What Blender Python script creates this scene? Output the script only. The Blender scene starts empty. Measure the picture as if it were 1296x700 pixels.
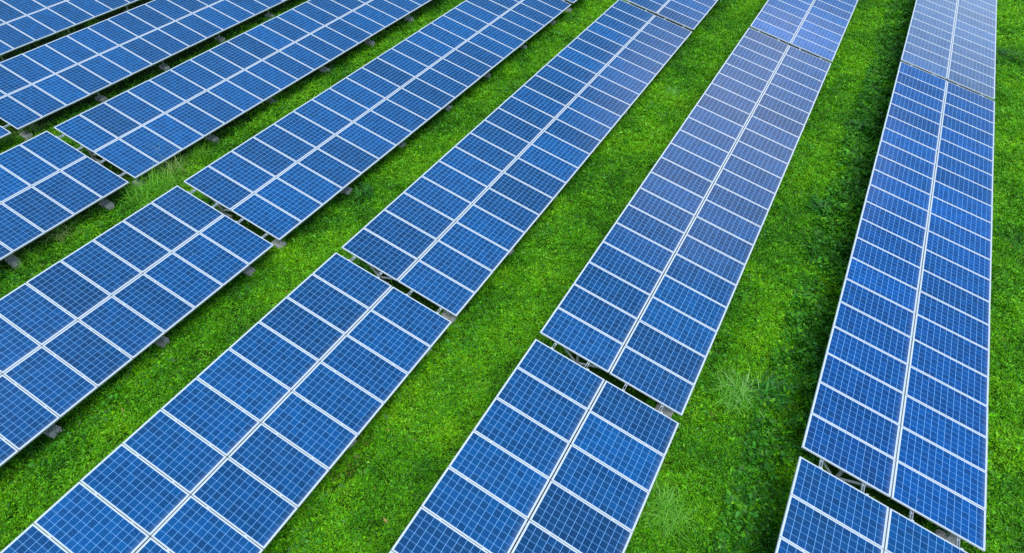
import bpy, bmesh, math, random
import numpy as np
from mathutils import Vector, Matrix, Euler

random.seed(7)
rng = np.random.default_rng(11)
R = math.radians
scene = bpy.context.scene
C = scene.collection

# ------------------------------------------------------------------ helpers
def link(o, parent=None):
    C.objects.link(o)
    if parent is not None:
        o.parent = parent
    return o

def tag(o, label=None, cat=None, group=None, kind=None):
    if label: o['label'] = label
    if cat: o['category'] = cat
    if group: o['group'] = group
    if kind: o['kind'] = kind
    return o

def empty(name, loc=(0, 0, 0)):
    o = bpy.data.objects.new(name, None)
    o.empty_display_size = 0.3
    o.location = loc
    return link(o)

def mesh_obj(name, me, parent=None, loc=None, rot=None):
    o = bpy.data.objects.new(name, me)
    link(o, parent)
    if loc is not None: o.location = loc
    if rot is not None: o.rotation_euler = rot
    return o

def box(bm, x0, x1, y0, y1, z0, z1, mi=0):
    vs = [bm.verts.new(p) for p in ((x0, y0, z0), (x1, y0, z0), (x1, y1, z0), (x0, y1, z0),
                                    (x0, y0, z1), (x1, y0, z1), (x1, y1, z1), (x0, y1, z1))]
    for f in ((0, 3, 2, 1), (4, 5, 6, 7), (0, 1, 5, 4), (1, 2, 6, 5), (2, 3, 7, 6), (3, 0, 4, 7)):
        fc = bm.faces.new([vs[i] for i in f]); fc.material_index = mi
    return vs

def beam(bm, a, b, w, h, up=(0, 0, 1)):
    """rectangular bar from a to b"""
    a = Vector(a); b = Vector(b); d = (b - a).normalized(); u = Vector(up)
    if abs(d.dot(u)) > 0.95: u = Vector((0, 1, 0))
    s = d.cross(u).normalized(); u = s.cross(d).normalized()
    ring = []
    for p in (a, b):
        ring.append([bm.verts.new(p + s * (i * w / 2) + u * (j * h / 2)) for i, j in ((-1, -1), (1, -1), (1, 1), (-1, 1))])
    A, B = ring
    bm.faces.new(A[::-1]); bm.faces.new(B)
    for i in range(4):
        bm.faces.new((A[i], A[(i + 1) % 4], B[(i + 1) % 4], B[i]))

def finish(bm, name, mats, smooth=False):
    bmesh.ops.recalc_face_normals(bm, faces=bm.faces)
    me = bpy.data.meshes.new(name)
    bm.to_mesh(me); bm.free()
    for m in (mats if isinstance(mats, (list, tuple)) else [mats]):
        me.materials.append(m)
    if smooth:
        for p in me.polygons: p.use_smooth = True
    return me

# ------------------------------------------------------------------ node helpers
class NT:
    def __init__(self, name):
        self.m = bpy.data.materials.new(name); self.m.use_nodes = True
        self.t = self.m.node_tree; self.t.nodes.clear()
        self.out = self.n('ShaderNodeOutputMaterial')
    def n(self, typ, **kw):
        nd = self.t.nodes.new(typ)
        for k, v in kw.items(): setattr(nd, k, v)
        return nd
    def l(self, a, b): self.t.links.new(a, b)
    def setin(self, sock, v):
        if hasattr(v, 'is_linked') or hasattr(v, 'links'): self.l(v, sock)
        else: sock.default_value = v
    def math(self, op, a, b=None, c=None):
        nd = self.n('ShaderNodeMath', operation=op)
        self.setin(nd.inputs[0], a)
        if b is not None: self.setin(nd.inputs[1], b)
        if c is not None: self.setin(nd.inputs[2], c)
        return nd.outputs[0]
    def mix(self, f, a, b, mode='MIX'):
        nd = self.n('ShaderNodeMix', data_type='RGBA', blend_type=mode)
        self.setin(nd.inputs[0], f); self.setin(nd.inputs[6], a); self.setin(nd.inputs[7], b)
        return nd.outputs[2]
    def noise(self, vec, scale, detail=3, rough=0.55):
        nd = self.n('ShaderNodeTexNoise')
        if vec is not None: self.l(vec, nd.inputs['Vector'])
        nd.inputs['Scale'].default_value = scale; nd.inputs['Detail'].default_value = detail
        nd.inputs['Roughness'].default_value = rough
        return nd
    def ramp(self, f, pts):
        nd = self.n('ShaderNodeValToRGB'); e = nd.color_ramp.elements
        while len(e) < len(pts): e.new(0.5)
        for i, (p, c) in enumerate(pts):
            e[i].position = p; e[i].color = (*c, 1) if len(c) == 3 else c
        self.l(f, nd.inputs[0]); return nd.outputs[0]
    def bsdf(self, **kw):
        b = self.n('ShaderNodeBsdfPrincipled')
        for k, v in kw.items(): self.setin(b.inputs[k], v)
        self.l(b.outputs[0], self.out.inputs[0]); return b

# module dimensions (metres)
PITCH = 0.9975          # along the row
ML, MW = 2.008, 0.984   # module long side (across the table) and short side (along the row)
MID = 0.026             # gap between the upper and the lower module
LIP = 0.016
CX, CY = 0.1608, 0.1546 # cell pitch
NXC, NYC = 12, 6

def panel_material(name, dust_veil):
    t = NT(name)
    tc = t.n('ShaderNodeTexCoord'); oi = t.n('ShaderNodeObjectInfo')
    sp = t.n('ShaderNodeSeparateXYZ'); t.l(tc.outputs['Object'], sp.inputs[0])
    gx = t.math('ADD', t.math('DIVIDE', sp.outputs[0], CX), NXC / 2)
    gy = t.math('ADD', t.math('DIVIDE', sp.outputs[1], CY), NYC / 2)
    fx = t.math('FRACT', gx); fy = t.math('FRACT', gy)
    # distance (metres) from the nearest cell border
    dx = t.math('MULTIPLY', t.math('SUBTRACT', 0.5, t.math('ABSOLUTE', t.math('SUBTRACT', fx, 0.5))), CX)
    dy = t.math('MULTIPLY', t.math('SUBTRACT', 0.5, t.math('ABSOLUTE', t.math('SUBTRACT', fy, 0.5))), CY)
    gapx = t.math('LESS_THAN', dx, 0.0037); gapy = t.math('LESS_THAN', dy, 0.0023)
    # three busbars per cell, running across the table
    b3 = t.math('FRACT', t.math('MULTIPLY', fy, 3.0))
    db = t.math('MULTIPLY', t.math('ABSOLUTE', t.math('SUBTRACT', b3, 0.5)), CY / 3)
    bus = t.math('LESS_THAN', db, 0.0013)
    # outside of the cell field: white backsheet
    ox = t.math('GREATER_THAN', t.math('ABSOLUTE', sp.outputs[0]), CX * NXC / 2 - 0.0015)
    oy = t.math('GREATER_THAN', t.math('ABSOLUTE', sp.outputs[1]), CY * NYC / 2 - 0.0015)
    white = t.math('MAXIMUM', ox, oy)
    lines = t.math('MAXIMUM', gapx, gapy)
    # per cell and per module differences
    cell = t.n('ShaderNodeCombineXYZ')
    t.l(t.math('FLOOR', gx), cell.inputs[0]); t.l(t.math('FLOOR', gy), cell.inputs[1])
    t.l(t.math('MULTIPLY', oi.outputs['Random'], 91.7), cell.inputs[2])
    wn = t.n('ShaderNodeTexWhiteNoise', noise_dimensions='3D'); t.l(cell.outputs[0], wn.inputs['Vector'])
    shift = t.n('ShaderNodeVectorMath', operation='ADD'); t.l(tc.outputs['Object'], shift.inputs[0]); t.l(cell.outputs[0], shift.inputs[1])
    vor = t.n('ShaderNodeTexVoronoi'); vor.inputs['Scale'].default_value = 46; t.l(shift.outputs[0], vor.inputs['Vector'])
    vv = t.n('ShaderNodeSeparateColor'); t.l(vor.outputs['Color'], vv.inputs[0])
    base = t.mix(oi.outputs['Random'], (0.0002, 0.060, 0.200, 1), (0.0008, 0.046, 0.150, 1))
    k = t.math('ADD', 0.68, t.math('ADD', t.math('MULTIPLY', wn.outputs['Value'], 0.46), t.math('MULTIPLY', vv.outputs[0], 0.36)))
    hsv = t.n('ShaderNodeHueSaturation'); t.l(base, hsv.inputs['Color']); t.l(k, hsv.inputs['Value'])
    t.l(t.math('ADD', 0.49, t.math('MULTIPLY', vv.outputs[1], 0.018)), hsv.inputs['Hue'])
    col = t.mix(1.0, hsv.outputs[0], oi.outputs['Color'], 'MULTIPLY')
    # fine silver fingers lighten the cell a little
    col = t.mix(t.math('MULTIPLY', bus, 0.60), col, (0.035, 0.25, 0.58, 1))
    col = t.mix(lines, col, (0.20, 0.50, 0.90, 1))
    col = t.mix(white, col, (0.60, 0.70, 0.78, 1))
    # thin uneven film of dust on the glass; heavier, it paints a pale sky reflection
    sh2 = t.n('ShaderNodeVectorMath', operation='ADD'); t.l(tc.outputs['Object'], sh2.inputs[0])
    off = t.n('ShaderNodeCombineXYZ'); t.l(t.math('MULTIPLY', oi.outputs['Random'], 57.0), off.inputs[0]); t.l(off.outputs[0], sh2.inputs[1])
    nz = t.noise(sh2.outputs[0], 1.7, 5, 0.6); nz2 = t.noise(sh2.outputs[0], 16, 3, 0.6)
    d = t.math('MULTIPLY', t.math('ADD', t.math('MULTIPLY', nz.outputs[0], 0.7), t.math('MULTIPLY', nz2.outputs[0], 0.3)), dust_veil * 2)
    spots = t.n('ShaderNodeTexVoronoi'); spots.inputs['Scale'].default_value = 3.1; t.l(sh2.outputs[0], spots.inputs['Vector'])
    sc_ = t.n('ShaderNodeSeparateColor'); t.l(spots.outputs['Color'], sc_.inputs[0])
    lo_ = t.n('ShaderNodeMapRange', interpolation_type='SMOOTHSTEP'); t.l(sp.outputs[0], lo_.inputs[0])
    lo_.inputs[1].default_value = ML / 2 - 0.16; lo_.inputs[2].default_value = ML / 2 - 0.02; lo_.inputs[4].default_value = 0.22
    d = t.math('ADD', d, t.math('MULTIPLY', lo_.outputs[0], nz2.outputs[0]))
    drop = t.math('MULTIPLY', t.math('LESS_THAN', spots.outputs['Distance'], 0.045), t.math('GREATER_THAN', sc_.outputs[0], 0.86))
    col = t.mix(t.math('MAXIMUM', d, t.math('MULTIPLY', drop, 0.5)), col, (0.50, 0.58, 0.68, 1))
    t.bsdf(**{'Base Color': col, 'Roughness': t.math('ADD', 0.07, t.math('MULTIPLY', d, 0.6)), 'IOR': 1.5, 'Specular IOR Level': 0.17})
    return t.m

def metal(name, c, rough, metallic=0.0, var=0.1):
    t = NT(name); tc = t.n('ShaderNodeTexCoord'); nz = t.noise(tc.outputs['Object'], 5, 4)
    a = tuple(x * (1 - var) for x in c) + (1,); b = tuple(min(1, x * (1 + var * .5)) for x in c) + (1,)
    t.bsdf(**{'Base Color': t.mix(nz.outputs[0], a, b), 'Roughness': rough, 'Metallic': metallic}); return t.m

M_panel = panel_material('photovoltaic_glass', 0.012)
M_pale = panel_material('sky_sheen_painted_glass', 0.135)  # pale film paints the veiling reflection of bright sky into the colour
M_frame = metal('anodised_aluminium', (0.57, 0.64, 0.68), 0.38, 0.0, 0.06)
M_back = metal('white_backsheet', (0.62, 0.63, 0.65), 0.6)
M_steel = metal('galvanised_steel', (0.48, 0.50, 0.52), 0.45, 0.35, 0.25)

def concrete():
    t = NT('weathered_concrete'); tc = t.n('ShaderNodeTexCoord'); oi = t.n('ShaderNodeObjectInfo')
    sh = t.n('ShaderNodeVectorMath', operation='ADD'); t.l(tc.outputs['Object'], sh.inputs[0])
    cb = t.n('ShaderNodeCombineXYZ'); t.l(t.math('MULTIPLY', oi.outputs['Random'], 40), cb.inputs[0]); t.l(cb.outputs[0], sh.inputs[1])
    n1 = t.noise(sh.outputs[0], 6, 6, 0.65); n2 = t.noise(sh.outputs[0], 45, 3)
    c = t.ramp(n1.outputs[0], [(0.3, (0.26, 0.27, 0.23)), (0.55, (0.52, 0.52, 0.49)), (0.8, (0.62, 0.62, 0.59))])
    b = t.bsdf(**{'Base Color': c, 'Roughness': 0.9})
    bp = t.n('ShaderNodeBump'); bp.inputs['Strength'].default_value = 0.5; bp.inputs['Distance'].default_value = 0.02
    t.l(n2.outputs[0], bp.inputs['Height']); t.l(bp.outputs[0], b.inputs['Normal']); return t.m
M_conc = concrete()

def soil():
    t = NT('turf_and_soil'); tc = t.n('ShaderNodeTexCoord')
    n1 = t.noise(tc.outputs['Object'], 0.7, 5); n2 = t.noise(tc.outputs['Object'], 14, 5, 0.7); n3 = t.noise(tc.outputs['Object'], 55, 2)
    green = t.ramp(n2.outputs[0], [(0.32, (0.008, 0.032, 0.002)), (0.5, (0.022, 0.090, 0.003)), (0.7, (0.05, 0.17, 0.004))])
    brown = t.ramp(n2.outputs[0], [(0.3, (0.012, 0.011, 0.006)), (0.7, (0.034, 0.030, 0.014))])
    f = t.ramp(n1.outputs[0], [(0.22, (0, 0, 0)), (0.32, (1, 1, 1))])
    b = t.bsdf(**{'Base Color': t.mix(f, brown, green), 'Roughness': 0.95, 'Specular IOR Level': 0.1})
    bp = t.n('ShaderNodeBump'); bp.inputs['Strength'].default_value = 1; bp.inputs['Distance'].default_value = 0.06
    t.l(n3.outputs[0], bp.inputs['Height']); t.l(bp.outputs[0], b.inputs['Normal']); return t.m

def leaf_mat(name, transl=0.3, rough=0.5):
    t = NT(name)
    at = t.n('ShaderNodeAttribute', attribute_name='tint')
    b = t.n('ShaderNodeBsdfPrincipled'); t.l(at.outputs['Color'], b.inputs['Base Color'])
    b.inputs['Roughness'].default_value = rough; b.inputs['Specular IOR Level'].default_value = 0.4
    tr = t.n('ShaderNodeBsdfTranslucent')
    hs = t.n('ShaderNodeHueSaturation'); hs.inputs['Hue'].default_value = 0.485; hs.inputs['Value'].default_value = 1.25
    t.l(at.outputs['Color'], hs.inputs['Color']); t.l(hs.outputs[0], tr.inputs['Color'])
    mx = t.n('ShaderNodeMixShader'); mx.inputs[0].default_value = transl
    t.l(b.outputs[0], mx.inputs[1]); t.l(tr.outputs[0], mx.inputs[2]); t.l(mx.outputs[0], t.out.inputs[0])
    return t.m
M_leaf = leaf_mat('grass_blades')

# ------------------------------------------------------------------ layout (from camera matching)
TH = -0.18090778          # tilt of the tables: right edge low
HC = 1.05                 # height of the table centre line above the ground
ROWX = [0.0, -6.539, -13.034, -19.4996, -26.0605, -32.452, -38.96]
ROWU = [1.53, 1.435, 1.285, 1.069, 0.841, 0.559, 0.31]
GAP = 0.26
CT, ST = math.cos(TH), math.sin(TH)
CAM = Vector((-4.55887564, -7.32079054, 12.5382591 + HC))
CROT = (0.75860274, -0.01376126, 0.5187633); CF = 757.3417854

# camera
cd = bpy.data.cameras.new('camera'); cam = bpy.data.objects.new('camera', cd); link(cam)
cam.location = CAM; cam.rotation_euler = CROT
cd.sensor_fit = 'HORIZONTAL'; cd.sensor_width = 36; cd.lens = CF / 1296 * 36
cd.clip_start = 0.1; cd.clip_end = 3000
scene.camera = cam
scene.render.resolution_x, scene.render.resolution_y = 1024, 553
CM = np.array(Euler(CROT).to_matrix())

def in_view(x, y, z, m=110):
    """which ground points could be seen from the camera or a step beside it"""
    q = np.stack([x - CAM.x, y - CAM.y, z - CAM.z], -1) @ CM
    u = 648 + CF * q[..., 0] / -q[..., 2]; v = 350 - CF * q[..., 1] / -q[..., 2]
    return (u > -m) & (u < 1296 + m) & (v > -m) & (v < 700 + m) & (q[..., 2] < 0)

# ------------------------------------------------------------------ ground
_tab = rng.random((256, 256))
def vnoise(x, y, s, seed=0):
    x = np.asarray(x) / s + seed * 17.31; y = np.asarray(y) / s + seed * 9.77
    xi = np.floor(x).astype(int); yi = np.floor(y).astype(int); fx = x - xi; fy = y - yi
    fx = fx * fx * (3 - 2 * fx); fy = fy * fy * (3 - 2 * fy)
    g = lambda a, b: _tab[a & 255, b & 255]
    return (g(xi, yi) * (1 - fx) + g(xi + 1, yi) * fx) * (1 - fy) + (g(xi, yi + 1) * (1 - fx) + g(xi + 1, yi + 1) * fx) * fy

def ground_h(x, y):
    return 0.10 * (vnoise(x, y, 2.3, 1) - 0.5) + 0.08 * (vnoise(x, y, 0.9, 2) - 0.5) + 0.03 * (vnoise(x, y, 0.33, 3) - 0.5)

def build_ground():
    def sheet(xs, ys, bump):
        X, Y = np.meshgrid(xs, ys); Z = ground_h(X, Y)
        edge = np.minimum(np.minimum(X - xs[0], xs[-1] - X), np.minimum(Y - ys[0], ys[-1] - Y))
        Z = Z * np.clip(edge / 2.0, 0, 1)
        return X, Y, Z
    xs = np.concatenate([[-1500, -300, -90], np.arange(-50, 10.01, 0.25), [40, 300, 1500]])
    ys = np.concatenate([[-1500, -300, -60], np.arange(-14, 48.01, 0.25), [80, 300, 1500]])
    X, Y = np.meshgrid(xs, ys); Z = ground_h(X, Y)
    Z[(X < -49) | (X > 9) | (Y < -13) | (Y > 47)] = 0
    nx, ny = len(xs), len(ys)
    co = np.stack([X, Y, Z], -1).reshape(-1, 3)
    i = np.arange(nx * ny).reshape(ny, nx)
    f = np.stack([i[:-1, :-1], i[:-1, 1:], i[1:, 1:], i[1:, :-1]], -1).reshape(-1, 4)
    me = bpy.data.meshes.new('ground'); me.from_pydata([], [], [])
    fill_mesh(me, co, f); me.materials.append(soil())
    me.polygons.foreach_set('use_smooth', np.ones(len(f), bool))
    tag(mesh_obj('ground', me), kind='structure')

def fill_mesh(me, co, faces):
    me.vertices.add(len(co)); me.vertices.foreach_set('co', co.astype(np.float32).ravel())
    n = faces.shape[1]
    me.loops.add(faces.size); me.loops.foreach_set('vertex_index', faces.astype(np.int32).ravel())
    me.polygons.add(len(faces))
    me.polygons.foreach_set('loop_start', (np.arange(len(faces)) * n).astype(np.int32))
    me.update(calc_edges=True)

def face_tint(me, cols):
    a = me.attributes.new('tint', 'FLOAT_COLOR', 'FACE')
    a.data.foreach_set('color', np.concatenate([cols, np.ones((len(cols), 1))], 1).astype(np.float32).ravel())

build_ground()

# ------------------------------------------------------------------ grass and weeds
def leaves_mesh(name, base, az, lean, L, W, fold, cols, droop=0.25):
    """one folded four-cornered leaf per row of base"""
    N = len(base)
    d = np.stack([np.cos(az) * np.sin(lean), np.sin(az) * np.sin(lean), np.cos(lean)], 1)
    s = np.stack([-np.sin(az), np.cos(az), np.zeros(N)], 1)
    tw = rng.normal(0, 0.5, N)
    nrm = np.cross(s, d)
    s2 = s * np.cos(tw)[:, None] + nrm * np.sin(tw)[:, None]
    mid = base + d * (L * 0.52)[:, None] + nrm * 0
    tip = base + d * L[:, None]; tip[:, 2] -= droop * L * np.sin(lean)
    a = mid + s2 * (W / 2)[:, None]; b = mid - s2 * (W / 2)[:, None]
    up = nrm * (fold * W)[:, None]
    co = np.stack([base, a + up, tip, b + up], 1).reshape(-1, 3)
    f = np.arange(4 * N).reshape(-1, 4)
    me = bpy.data.meshes.new(name); fill_mesh(me, co, f); face_tint(me, cols)
    me.materials.append(M_leaf)
    return me

PAL = np.array([(0.228, 0.585, 0.002), (0.146, 0.495, 0.002), (0.086, 0.375, 0.002), (0.032, 0.190, 0.003), (0.050, 0.290, 0.018), (0.28, 0.26, 0.05)])

def ground_cover(name, x0, x1, dens, y0=-11, y1=44, size=1.0, tall=1.0, pal_w=(.15, .42, .31, .10, .05, .003), keep=None):
    A = (x1 - x0) * (y1 - y0); N = int(A * dens)
    x = rng.uniform(x0, x1, N); y = rng.uniform(y0, y1, N)
    ok = in_view(x, y, np.zeros(N))
    # thinner and coarser away from the lens side of the field
    dist = np.hypot(x - CAM.x, y - CAM.y)
    ok &= rng.random(N) < np.clip(1.25 - dist / 55, 0.45, 1)
    if keep is not None: ok &= keep(x, y)
    clump = 0.6 * vnoise(x, y, 0.16, 5) + 0.4 * vnoise(x, y, 0.42, 6)
    ok &= rng.random(N) < np.clip((clump - 0.10) * 3.0, 0.32, 1)
    x, y, clump, dist = x[ok], y[ok], clump[ok], dist[ok]; N = len(x)
    patch = vnoise(x, y, 1.3, 8) * 0.6 + vnoise(x, y, 0.5, 9) * 0.4
    h = (clump ** 1.5) * (0.13 + 0.10 * patch) * tall
    z = ground_h(x, y) + h * rng.uniform(0.25, 1.0, N)
    az = rng.uniform(0, 2 * np.pi, N); lean = np.clip(rng.normal(1.0, 0.35, N), 0.1, 1.6)
    L = rng.gamma(6, 0.0125, N) * (0.7 + 0.6 * clump) * size * (1 + dist / 140)
    W = np.clip(L * rng.uniform(0.12, 0.36, N), 0.008, 0.06) * (1 + dist / 140)
    # colours: patches of yellower and of deeper green, with every leaf different
    t = np.clip(patch * 0.85 + 0.08 + rng.normal(0, 0.16, N), 0, 0.999)
    order = np.argsort(np.argsort(-t)) / max(N, 1)
    cw = np.cumsum(np.array(pal_w) / sum(pal_w))
    idx = np.minimum(np.searchsorted(cw[:4] / cw[3], order), 3)
    r = rng.random(N)
    idx = np.where(r < pal_w[4], 4, idx); idx = np.where(r > 1 - pal_w[5], 5, idx)
    cols = PAL[idx] * rng.uniform(0.58, 1.46, (N, 1)) * rng.uniform(0.93, 1.07, (N, 3))
    # dried patches
    for (px, py, pr) in ((-10.94, -3.63, 0.75), (-11.15, -2.75, 0.45), (-4.6, 0.35, 0.4), (-3.95, 2.2, 0.35)):
        m = np.exp(-((x - px) ** 2 + (y - py) ** 2) / (pr * pr * 0.5)) * (0.3 + vnoise(x, y, 0.2, 12)) > rng.uniform(0.45, 1.3, N)
        cols[m] = np.array((0.16, 0.20, 0.02)) * rng.uniform(0.5, 1.3, (m.sum(), 1))
    return np.stack([x, y, z], 1), az, lean, L, W, rng.uniform(-0.3, 0.5, N), cols

def merge(parts): return [np.concatenate(q) for q in zip(*parts)]

strips = []
edges = [(1.1, 7.2)] + [(ROWX[i + 1] + (1.05 if i < 2 else 1.35), ROWX[i] - (1.05 if i < 1 else 1.3)) for i in range(6)] + [(-47, ROWX[6] - 1.3)]
for k, (a, b) in enumerate(edges):
    strips.append(ground_cover('grass', a, b, 3600 if k < 4 else 2200, size=0.88))
    # longer seeding blades standing in the sward
    g = ground_cover('grass', a, b, 60, size=2.4)
    g[2][:] = np.clip(rng.normal(0.55, 0.3, len(g[2])), 0.05, 1.3); g[4][:] = np.clip(g[4] * 0.25, 0.006, 0.014)
    strips.append(g)
# thin growth under the tables
for xx in ROWX:
    strips.append(ground_cover('grass', xx - 1.3, xx + 1.2, 70))
me = leaves_mesh('grass', *merge(strips))
tag(mesh_obj('grass', me), kind='stuff', cat='grass', label='bright green grass growing in strips between the rows of panels')

# lush weeds along the raised left side of the right hand row, thinner ones at other tables' feet
wd = []
def weedy(xa, xb, dens, size, tall, thr, seed):
    g = ground_cover('weeds', xa, xb, dens, size=size, tall=tall, pal_w=(.02, .13, .38, .45, .35, .0),
                     keep=lambda x, y: vnoise(x, y, 0.8, seed) * 0.6 + vnoise(x, y, 0.3, seed + 1) * 0.4 > thr + 0.25 * np.abs((x - (xa + xb) / 2) / (xb - xa)))
    g[4][:] = np.clip(g[3] * rng.uniform(0.35, 0.7, len(g[3])), 0.02, 0.10)
    g[2][:] = np.clip(rng.normal(1.15, 0.3, len(g[2])), 0.2, 1.6)
    return g
wd.append(weedy(-2.95, -1.3, 1700, 1.1, 3.0, 0.24, 21))
for i in range(1, 6):
    wd.append(weedy(ROWX[i] - 2.5, ROWX[i] - 1.4, 420, 1.1, 1.7, 0.42, 30 + i))
    wd.append(weedy(ROWX[i] + 1.4, ROWX[i] + 2.6, 420, 1.1, 1.5, 0.47, 40 + i))
me = leaves_mesh('weeds', *merge(wd))
tag(mesh_obj('weeds', me), kind='stuff', cat='weeds', label='deep green broad leaved weeds along the table edges')

# single tufts of long grass and leafy weeds: one thing each
def blades_mesh(name, n, length, spread, width, palette, seg=5, upright=0.5):
    cos, fs, cols = [], [], []
    for i in range(n):
        az = random.uniform(0, 2 * math.pi); r = spread * random.random() * 0.75
        p = np.array([r * math.cos(az * 1.7 + i), r * math.sin(az * 1.7 + i), -0.03])
        L = length * random.uniform(0.45, 1.1); lean = abs(random.gauss(upright, 0.28)); curl = random.uniform(0.15, 0.42)
        w = width * random.uniform(0.6, 1.25); s = np.array([-math.sin(az), math.cos(az), 0])
        c = np.array(random.choice(palette)) * random.uniform(0.85, 1.45)
        b0 = len(cos)
        for k in range(seg + 1):
            ww = w * (1 - (k / seg) ** 2 * 0.93)
            cos.append(p + s * ww / 2); cos.append(p - s * ww / 2)
            d = np.array([math.cos(az) * math.sin(lean), math.sin(az) * math.sin(lean), math.cos(lean)])
            p = p + d * L / seg; lean = min(lean + curl, 2.3)
            if p[2] < 0.02: p[2] = 0.02
        for k in range(seg):
            a = b0 + 2 * k; fs.append((a, a + 1, a + 3, a + 2)); cols.append(c)
    me = bpy.data.meshes.new(name); fill_mesh(me, np.array(cos), np.array(fs)); face_tint(me, np.array(cols)); me.materials.append(M_leaf)
    return me

P_pale = [(0.22, 0.54, 0.08), (0.16, 0.48, 0.04), (0.30, 0.58, 0.18), (0.10, 0.40, 0.02), (0.13, 0.46, 0.01)]
P_mid = [(0.14, 0.46, 0.02), (0.20, 0.52, 0.015), (0.08, 0.30, 0.01)]
P_dry = [(0.34, 0.48, 0.14), (0.22, 0.44, 0.06), (0.40, 0.46, 0.20), (0.12, 0.32, 0.03)]
TG = 'clumps of long grass beside the tables'
def tuft(x, y, n, length, spread, width, pal, label, upright=0.5, name='grass_tuft', cat='grass tuft'):
    z = float(ground_h(np.array([x]), np.array([y]))[0])
    o = mesh_obj(name, blades_mesh(name, int(n * 2.6), length * 1.05, spread, width * 1.15, pal, upright=upright), None, (x, y, z))
    tag(o, label, cat, TG)
tuft(-3.45, 3.25, 130, 0.75, 0.75, 0.013, P_pale, 'large pale grass clump in the strip right of the gap in the second row', 0.65)
tuft(-4.12, -0.75, 150, 0.70, 0.60, 0.014, P_pale[:2] + P_mid, 'spiky fountain of long grass against the right edge of the bottom centre table', 0.6)
tuft(-23.75, 1.15, 260, 1.0, 1.3, 0.016, P_mid + P_pale[1:2], 'broad clump of tall grass beside the table corners at the left strip gap', 0.45)
tuft(-24.02, 2.05, 70, 1.15, 0.6, 0.013, P_dry, 'tall seeding grass leaning over the corner module of a table at left', 0.35)
tuft(-24.0, 3.35, 60, 0.75, 0.6, 0.012, P_mid, 'thin tall grass under the lower edge just past the leaning seeding grass', 0.4)
tuft(-24.35, -2.0, 45, 0.95, 0.5, 0.013, P_dry, 'sparse pale stems beside the edge of the short table at far left', 0.35)
tuft(-24.3, -3.1, 60, 0.6, 0.5, 0.013, P_mid, 'low clump of grass near a footing at the left picture edge', 0.5)
tuft(-31.1, 1.1, 60, 0.75, 0.6, 0.014, P_dry, 'dry pale stems in the dark gap near the upper left table corner', 0.5)
tuft(-31.3, 0.1, 50, 0.7, 0.5, 0.013, P_mid, 'green blades in the dark strip at the left picture edge', 0.5)
tuft(-37.5, 8.3, 60, 0.75, 0.6, 0.014, P_mid, 'grass showing in the narrow dark gap at the top left', 0.45)
tuft(-37.6, 7.0, 50, 0.6, 0.5, 0.014, P_mid, 'small grass clump lower in the narrow dark gap at the top left', 0.45)
tuft(-10.17, 17.2, 90, 0.4, 0.6, 0.016, P_pale, 'short pale clump in the grass strip at upper centre', 0.8)
tuft(2.75, 29.0, 110, 0.55, 0.7, 0.02, [(0.02, 0.12, 0.006), (0.03, 0.16, 0.01)], 'dark clump beside the right edge of the pale upper table', 0.7)

for (x, y, n, rad, h, s, lab) in ((-17.25, 4.75, 150, 0.42, 0.45, 0.13, 'broad leaved weed at the table edge, left of centre'),
                                  (-2.75, 3.6, 260, 0.6, 0.5, 0.12, 'leafy dark weed beside the gap of the right hand row'),
                                  (-3.0, 12.3, 240, 0.6, 0.42, 0.12, 'leafy dark weed along the middle of the right hand row'),
                                  (-2.6, 18.5, 240, 0.6, 0.5, 0.12, 'leafy dark weed along the upper part of the right hand row')):
    z = float(ground_h(np.array([x]), np.array([y]))[0])
    tag(mesh_obj('weed_plant', blades_mesh('weed_plant', n // 2, h * 1.3, rad * .8, s * .7, [(0.03, 0.19, 0.014), (0.05, 0.27, 0.025), (0.02, 0.13, 0.012)], seg=4, upright=.75), None, (x, y, z)), lab, 'weed', 'leafy weeds')

# ------------------------------------------------------------------ solar tables
def glass_mesh():
    bm = bmesh.new()
    box(bm, -ML / 2 + .004, ML / 2 - .004, -MW / 2 + .004, MW / 2 - .004, -0.006, 0.0, 0)
    me = finish(bm, 'panel_module', [M_panel, M_back])
    for p in me.polygons:
        if p.normal.z < 0.5: p.material_index = 1
    return me
def frame_mesh():
    bm = bmesh.new()
    def ring(hx, hy, z): return [bm.verts.new((sx * hx, sy * hy, z)) for sx, sy in ((-1, -1), (1, -1), (1, 1), (-1, 1))]
    o0 = ring(ML / 2, MW / 2, -0.042); o1 = ring(ML / 2, MW / 2, 0.0012); o2 = ring(ML / 2 - .002, MW / 2 - .002, 0.0032)
    i1 = ring(ML / 2 - LIP, MW / 2 - LIP, 0.0032); i0 = ring(ML / 2 - LIP, MW / 2 - LIP, 0.0005)
    j0 = ring(ML / 2 - .032, MW / 2 - .032, -0.042)
    for A, B in ((o0, o1), (o1, o2), (o2, i1), (i1, i0), (j0, o0)):
        for k in range(4): bm.faces.new((A[k], A[(k + 1) % 4], B[(k + 1) % 4], B[k]))
    # clamps that hold this frame to its neighbour along the row
    for cx in (-ML * 0.26, ML * 0.26):
        box(bm, cx - 0.03, cx + 0.03, MW / 2 - 0.009, MW / 2 + (PITCH - MW) + 0.009, 0.0036, 0.0085)
        box(bm, cx - 0.009, cx + 0.009, MW / 2 + (PITCH - MW) / 2 - 0.008, MW / 2 + (PITCH - MW) / 2 + 0.008, 0.009, 0.015)
    return finish(bm, 'frame', M_frame)
ME_glass = glass_mesh(); ME_frame = frame_mesh()
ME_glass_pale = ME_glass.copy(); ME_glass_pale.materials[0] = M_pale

def lp(v, w):   # a point at v across the slope and w above it, in table space (x, z)
    return (v * CT - w * ST, HC + v * ST + w * CT)

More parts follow.
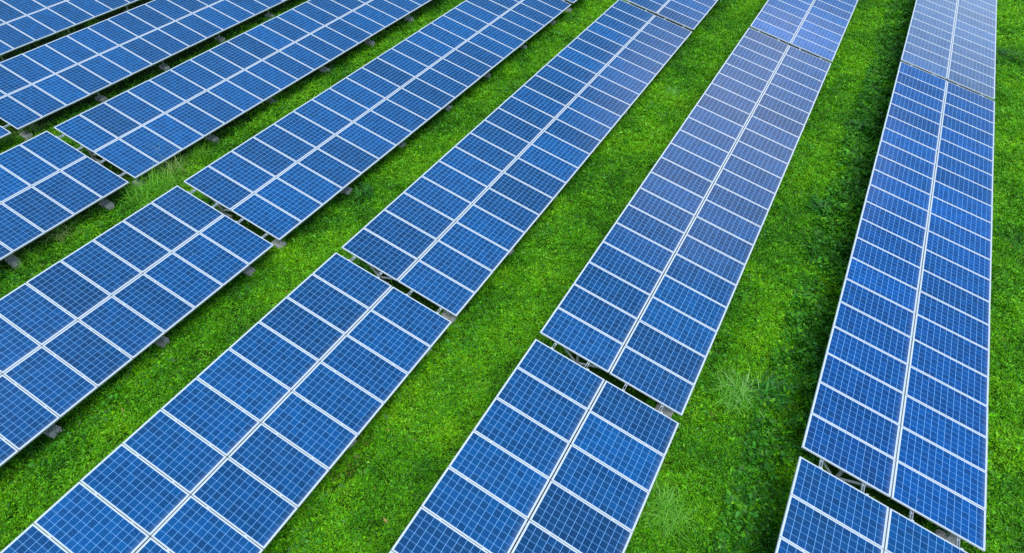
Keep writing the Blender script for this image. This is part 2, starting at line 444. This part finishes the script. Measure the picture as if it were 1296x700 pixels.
RAILS = (-1.53, -0.57, 0.50, 1.50)
def rail_mesh(length):
    bm = bmesh.new()   # an open channel: web and two lips
    box(bm, -0.019, 0.019, 0, length, -0.094, -0.090)
    for s in (-1, 1):
        box(bm, s * 0.0195 - 0.003, s * 0.0195 + 0.003, 0, length, -0.0895, -0.0445)
    return finish(bm, 'rail', M_steel)
def splice_mesh():
    bm = bmesh.new()
    for s in (-1, 1):
        box(bm, s * 0.024 - 0.0035, s * 0.024 + 0.0035, -0.17, 0.17, -0.100, -0.046)
        for q in (-0.11, -0.06, 0.06, 0.11): box(bm, s * 0.031 - 0.0034, s * 0.031 + 0.0034, q - 0.009, q + 0.009, -0.083, -0.065)
    for q in (-0.10, 0.10): box(bm, -0.0205, 0.0205, q - 0.012, q + 0.012, -0.080, -0.070)
    return finish(bm, 'splice', M_frame)
ME_splice = splice_mesh()
def rafter_mesh():
    bm = bmesh.new(); box(bm, -1.85, 1.85, -0.03, 0.03, -0.185, -0.107)
    return finish(bm, 'rafter', M_steel)
ME_rafter = rafter_mesh()
def post_mesh(v):
    x, z = lp(v, -0.18); bm = bmesh.new(); beam(bm, (0, 0, 0.2), (0, 0, z + 0.02), 0.07, 0.05)
    box(bm, -0.07, 0.07, -0.07, 0.07, 0.196, 0.210)
    for s in (-1, 1): box(bm, s * 0.052 - .01, s * 0.052 + .01, -0.01, 0.01, 0.2105, 0.228)
    return finish(bm, 'post', M_steel)
VF, VR = 1.55, -0.97
ME_pf, ME_pr = post_mesh(VF), post_mesh(VR)
def brace_mesh(v0, h0, v1):
    bm = bmesh.new(); x0 = v0 * CT; x1, z1 = lp(v1, -0.17)
    beam(bm, (x0, 0.052, h0), (x1, 0.052, z1), 0.035, 0.045, (0, 1, 0)); return finish(bm, 'brace', M_frame)
ME_b1, ME_b2 = brace_mesh(VR, 0.35, -1.72), brace_mesh(VR, 0.42, 0.2)
def footing_mesh(sd):
    r_ = random.Random(sd); bm = bmesh.new()
    box(bm, -0.22, 0.22, -0.14, 0.14, -0.15, 0.2)
    bmesh.ops.bevel(bm, geom=list(bm.edges), offset=0.025, segments=2, affect='EDGES')
    bmesh.ops.subdivide_edges(bm, edges=[e for e in bm.edges if e.calc_length() > .15], cuts=4, use_grid_fill=True)
    for v in bm.verts:
        v.co += Vector((r_.gauss(0, .006), r_.gauss(0, .006), r_.gauss(0, .003)))
    return finish(bm, 'concrete_footing', M_conc)
ME_foot = [footing_mesh(i) for i in range(4)]

GROUP = 'tilted solar tables in parallel rows'
def table(i, y0, n, label, first_leg=0.25, top_splice=False, pale=False, tilt_y=0.0, legs_from_top=False, tint=None):
    """i: row, y0: lower end, n: modules along the row"""
    length = n * PITCH - (PITCH - MW)
    root = empty('solar_table', (ROWX[i] + random.gauss(0, .006), y0, random.gauss(0, .006)))
    tag(root, label, 'solar table', GROUP)
    tr = random.Random(i * 10 + n)
    batch = [tr.uniform(0.9, 1.08) for _ in range(8)]
    for k in range(n):
        for s in (-1, 1):
            v = s * (ML + MID) / 2; x, z = lp(v, 0)
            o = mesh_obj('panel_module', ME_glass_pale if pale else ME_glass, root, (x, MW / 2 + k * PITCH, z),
                         (R(random.gauss(0, 0.22)), -TH + R(random.gauss(0, 0.16)), 0))
            # delivery batches of cells differ a little in blue; the spread also paints uneven reflections
            b = batch[(k // 4 + (3 if s > 0 else 0)) % 8] * random.uniform(0.84, 1.15)
            hue = random.gauss(0, 0.07)
            c = [b * (1 + 3.0 * hue), b * (1 - hue * 0.2), b * (1 - 0.3 * hue), 1]
            if tint: c = [c[q] * tint(k, s)[q] for q in range(3)] + [1]
            o.color = [max(0.02, q) for q in c]
            mesh_obj('frame', ME_frame, o)
    lo, hi = 0.02, length - 0.02
    rm = rail_mesh(hi - lo)
    for v in RAILS:
        x, z = lp(v, 0)
        mesh_obj('rail', rm, root, (x, lo, z), (0, -TH, 0))
        if top_splice: mesh_obj('splice', ME_splice, root, (x, length + GAP / 2 - 0.005, z), (0, -TH, 0))
    ys = []
    if legs_from_top:
        q = length - 0.86
        while q > 0: ys.append(q); q -= 3.2
    else:
        q = first_leg
        while q < length - 0.2: ys.append(q); q += 3.23
    for q in ys:
        mesh_obj('rafter', ME_rafter, root, (0, q, HC), (0, -TH, 0))
        for v, pm in ((VF, ME_pf), (VR, ME_pr)):
            mesh_obj('post', pm, root, (v * CT, q, 0))
            mesh_obj('concrete_footing', random.choice(ME_foot), root, (v * CT + random.gauss(0, .02), q + random.gauss(0, .02), random.gauss(0, .01)), (0, 0, random.gauss(0, .05)))
        mesh_obj('brace', ME_b1, root, (0, q, 0)); mesh_obj('brace', ME_b2, root, (0, q, 0))
    if tilt_y: root.rotation_euler = (tilt_y, 0, 0)
    return root

NM = 21; LM = NM * PITCH
mids = ['rightmost long table of deep blue panels, between its two gaps',
        'second long table from the right, full length between two gaps at upper and lower centre',
        'third long table from the right, ending in a gap left of the picture centre',
        'fourth long table from the right, its near corner beside a gap at left centre',
        'fifth long table from the right, its near corner at the upper left with leaning grass',
        'sixth long table from the right, crossing the upper left corner between two dark gaps',
        'farthest table, cut off by the top left corner of the picture']
lows = ['short visible end of table at the bottom right edge, below the rightmost gap',
        'nearer table at the bottom centre, its top end below the gap right of centre',
        'nearer table at the lower left of centre, running out of the bottom edge',
        'nearer table at the left, between the two lower left grass strips',
        'nearer table corner at the left edge, its far end below the leaning grass',
        'small tip of a table at the left edge beside the dark gap']
tops = ['pale washed out table at the top right, beyond the thin gap',
        'far table end at the top, second from the right, beyond a thin gap',
        'far table end at the top right of centre, beyond the third row gap',
        'tiny far table end at the top centre edge beyond the fourth row gap']
# the far right long table and the far end behind the second one get a deeper, cleaner blue tint
TABLE_TINT = {(0, 0): lambda k, s: (0.1, 1.02, 1.24), (0, -1): lambda k, s: (0.5, 1.02, 1.08), (1, 1): lambda k, s: (0.2, 1.35, 1.42)}
for i in range(7):
    table(i, ROWU[i], NM, mids[i], top_splice=True, first_leg=0.25, tint=TABLE_TINT.get((i, 0)))
for i, n in enumerate((7, 10, 13, 13, 9, 4)):
    L = n * PITCH - (PITCH - MW)
    table(i, ROWU[i] - GAP - L + 0.005, n, lows[i], top_splice=True, legs_from_top=True, tint=TABLE_TINT.get((i, -1)))
for i, n in enumerate((18, 14, 10, 6)):
    table(i, ROWU[i] + LM + GAP - 0.01, n, tops[i], pale=(i == 0), tint=TABLE_TINT.get((i, 1)))

# ------------------------------------------------------------------ daylight
SUN_EL, SUN_AZ = R(66), R(140)     # azimuth clockwise from +Y
w = bpy.data.worlds.new('World'); scene.world = w; w.use_nodes = True
nt = w.node_tree; nt.nodes.clear()
def wn(t, **k):
    nd = nt.nodes.new(t)
    for a, b in k.items(): setattr(nd, a, b)
    return nd
sky = wn('ShaderNodeTexSky', sky_type='NISHITA'); sky.sun_disc = False
sky.sun_elevation = SUN_EL; sky.sun_rotation = SUN_AZ; sky.air_density = 1.0; sky.dust_density = 0.4; sky.ozone_density = 1.5
tc = wn('ShaderNodeTexCoord'); sp = wn('ShaderNodeSeparateXYZ'); nt.links.new(tc.outputs['Generated'], sp.inputs[0])
mz = wn('ShaderNodeMath', operation='MAXIMUM'); nt.links.new(sp.outputs[2], mz.inputs[0]); mz.inputs[1].default_value = 0.02
ad = wn('ShaderNodeMath', operation='ADD'); nt.links.new(mz.outputs[0], ad.inputs[0]); ad.inputs[1].default_value = 0.15
dv = wn('ShaderNodeVectorMath', operation='DIVIDE'); nt.links.new(tc.outputs['Generated'], dv.inputs[0])
cb = wn('ShaderNodeCombineXYZ')
for q in range(3): nt.links.new(ad.outputs[0], cb.inputs[q])
nt.links.new(cb.outputs[0], dv.inputs[1])
nz = wn('ShaderNodeTexNoise'); nz.inputs['Scale'].default_value = 1.6; nz.inputs['Detail'].default_value = 6; nz.inputs['Roughness'].default_value = 0.55
nt.links.new(dv.outputs[0], nz.inputs['Vector'])
rp = wn('ShaderNodeValToRGB'); nt.links.new(nz.outputs[0], rp.inputs[0])
rp.color_ramp.elements[0].position = 0.42; rp.color_ramp.elements[1].position = 0.70
rp.color_ramp.elements[0].color = (0.12, 0.12, 0.12, 1); rp.color_ramp.elements[1].color = (1, 1, 1, 1)
# broken cloud overhead, clear blue lower down, a pale bank along the horizon and one soft cloud to the north
def mrange(src, a, b, c=0.0, d=1.0):
    q = wn('ShaderNodeMapRange', interpolation_type='SMOOTHSTEP'); nt.links.new(src, q.inputs[0])
    for k_, v_ in zip((1, 2, 3, 4), (a, b, c, d)): q.inputs[k_].default_value = v_
    return q.outputs[0]
def wmath(op, a, b):
    q = wn('ShaderNodeMath', operation=op)
    for k_, v_ in ((0, a), (1, b)):
        if isinstance(v_, (int, float)): q.inputs[k_].default_value = v_
        else: nt.links.new(v_, q.inputs[k_])
    return q.outputs[0]
over = wmath('MULTIPLY', rp.outputs[0], mrange(sp.outputs[2], 0.60, 0.88))
bank = mrange(sp.outputs[2], 0.34, 0.20)
dt = wn('ShaderNodeVectorMath', operation='DOT_PRODUCT'); nt.links.new(tc.outputs['Generated'], dt.inputs[0])
dt.inputs[1].default_value = Vector((0.10, 0.84, 0.53)).normalized()
soft = wmath('MULTIPLY', mrange(dt.outputs['Value'], 0.965, 0.999), mrange(nz.outputs[0], 0.30, 0.62, 0.35, 0.9))
f_ = wmath('MAXIMUM', over, wmath('MULTIPLY', bank, 0.7))
mx = wn('ShaderNodeMix', data_type='RGBA'); nt.links.new(f_, mx.inputs[0]); nt.links.new(sky.outputs[0], mx.inputs[6])
mx.inputs[7].default_value = (8.0, 9.2, 10.6, 1)
bg = wn('ShaderNodeBackground'); bg.inputs[1].default_value = 0.10; 
m2 = wn('ShaderNodeMix', data_type='RGBA'); nt.links.new(soft, m2.inputs[0]); nt.links.new(mx.outputs[2], m2.inputs[6])
m2.inputs[7].default_value = (16.0, 14.8, 15.2, 1); nt.links.new(m2.outputs[2], bg.inputs[0])
wo = wn('ShaderNodeOutputWorld'); nt.links.new(bg.outputs[0], wo.inputs[0])

sl = bpy.data.lights.new('sun', 'SUN'); sl.energy = 1.5; sl.angle = R(40); sl.color = (1.0, 0.96, 0.9)
so = bpy.data.objects.new('sun', sl); link(so)
sd = Vector((math.sin(SUN_AZ) * math.cos(SUN_EL), math.cos(SUN_AZ) * math.cos(SUN_EL), math.sin(SUN_EL)))
so.rotation_euler = sd.to_track_quat('Z', 'Y').to_euler(); so.location = (20, 0, 40)

vs = scene.view_settings
vs.view_transform = 'Standard'; vs.look = 'None'; vs.exposure = 0.82; vs.gamma = 1.0; vs.use_curve_mapping = False
scene.render.engine = 'CYCLES'
scene.cycles.max_bounces = 6; scene.cycles.use_denoising = False
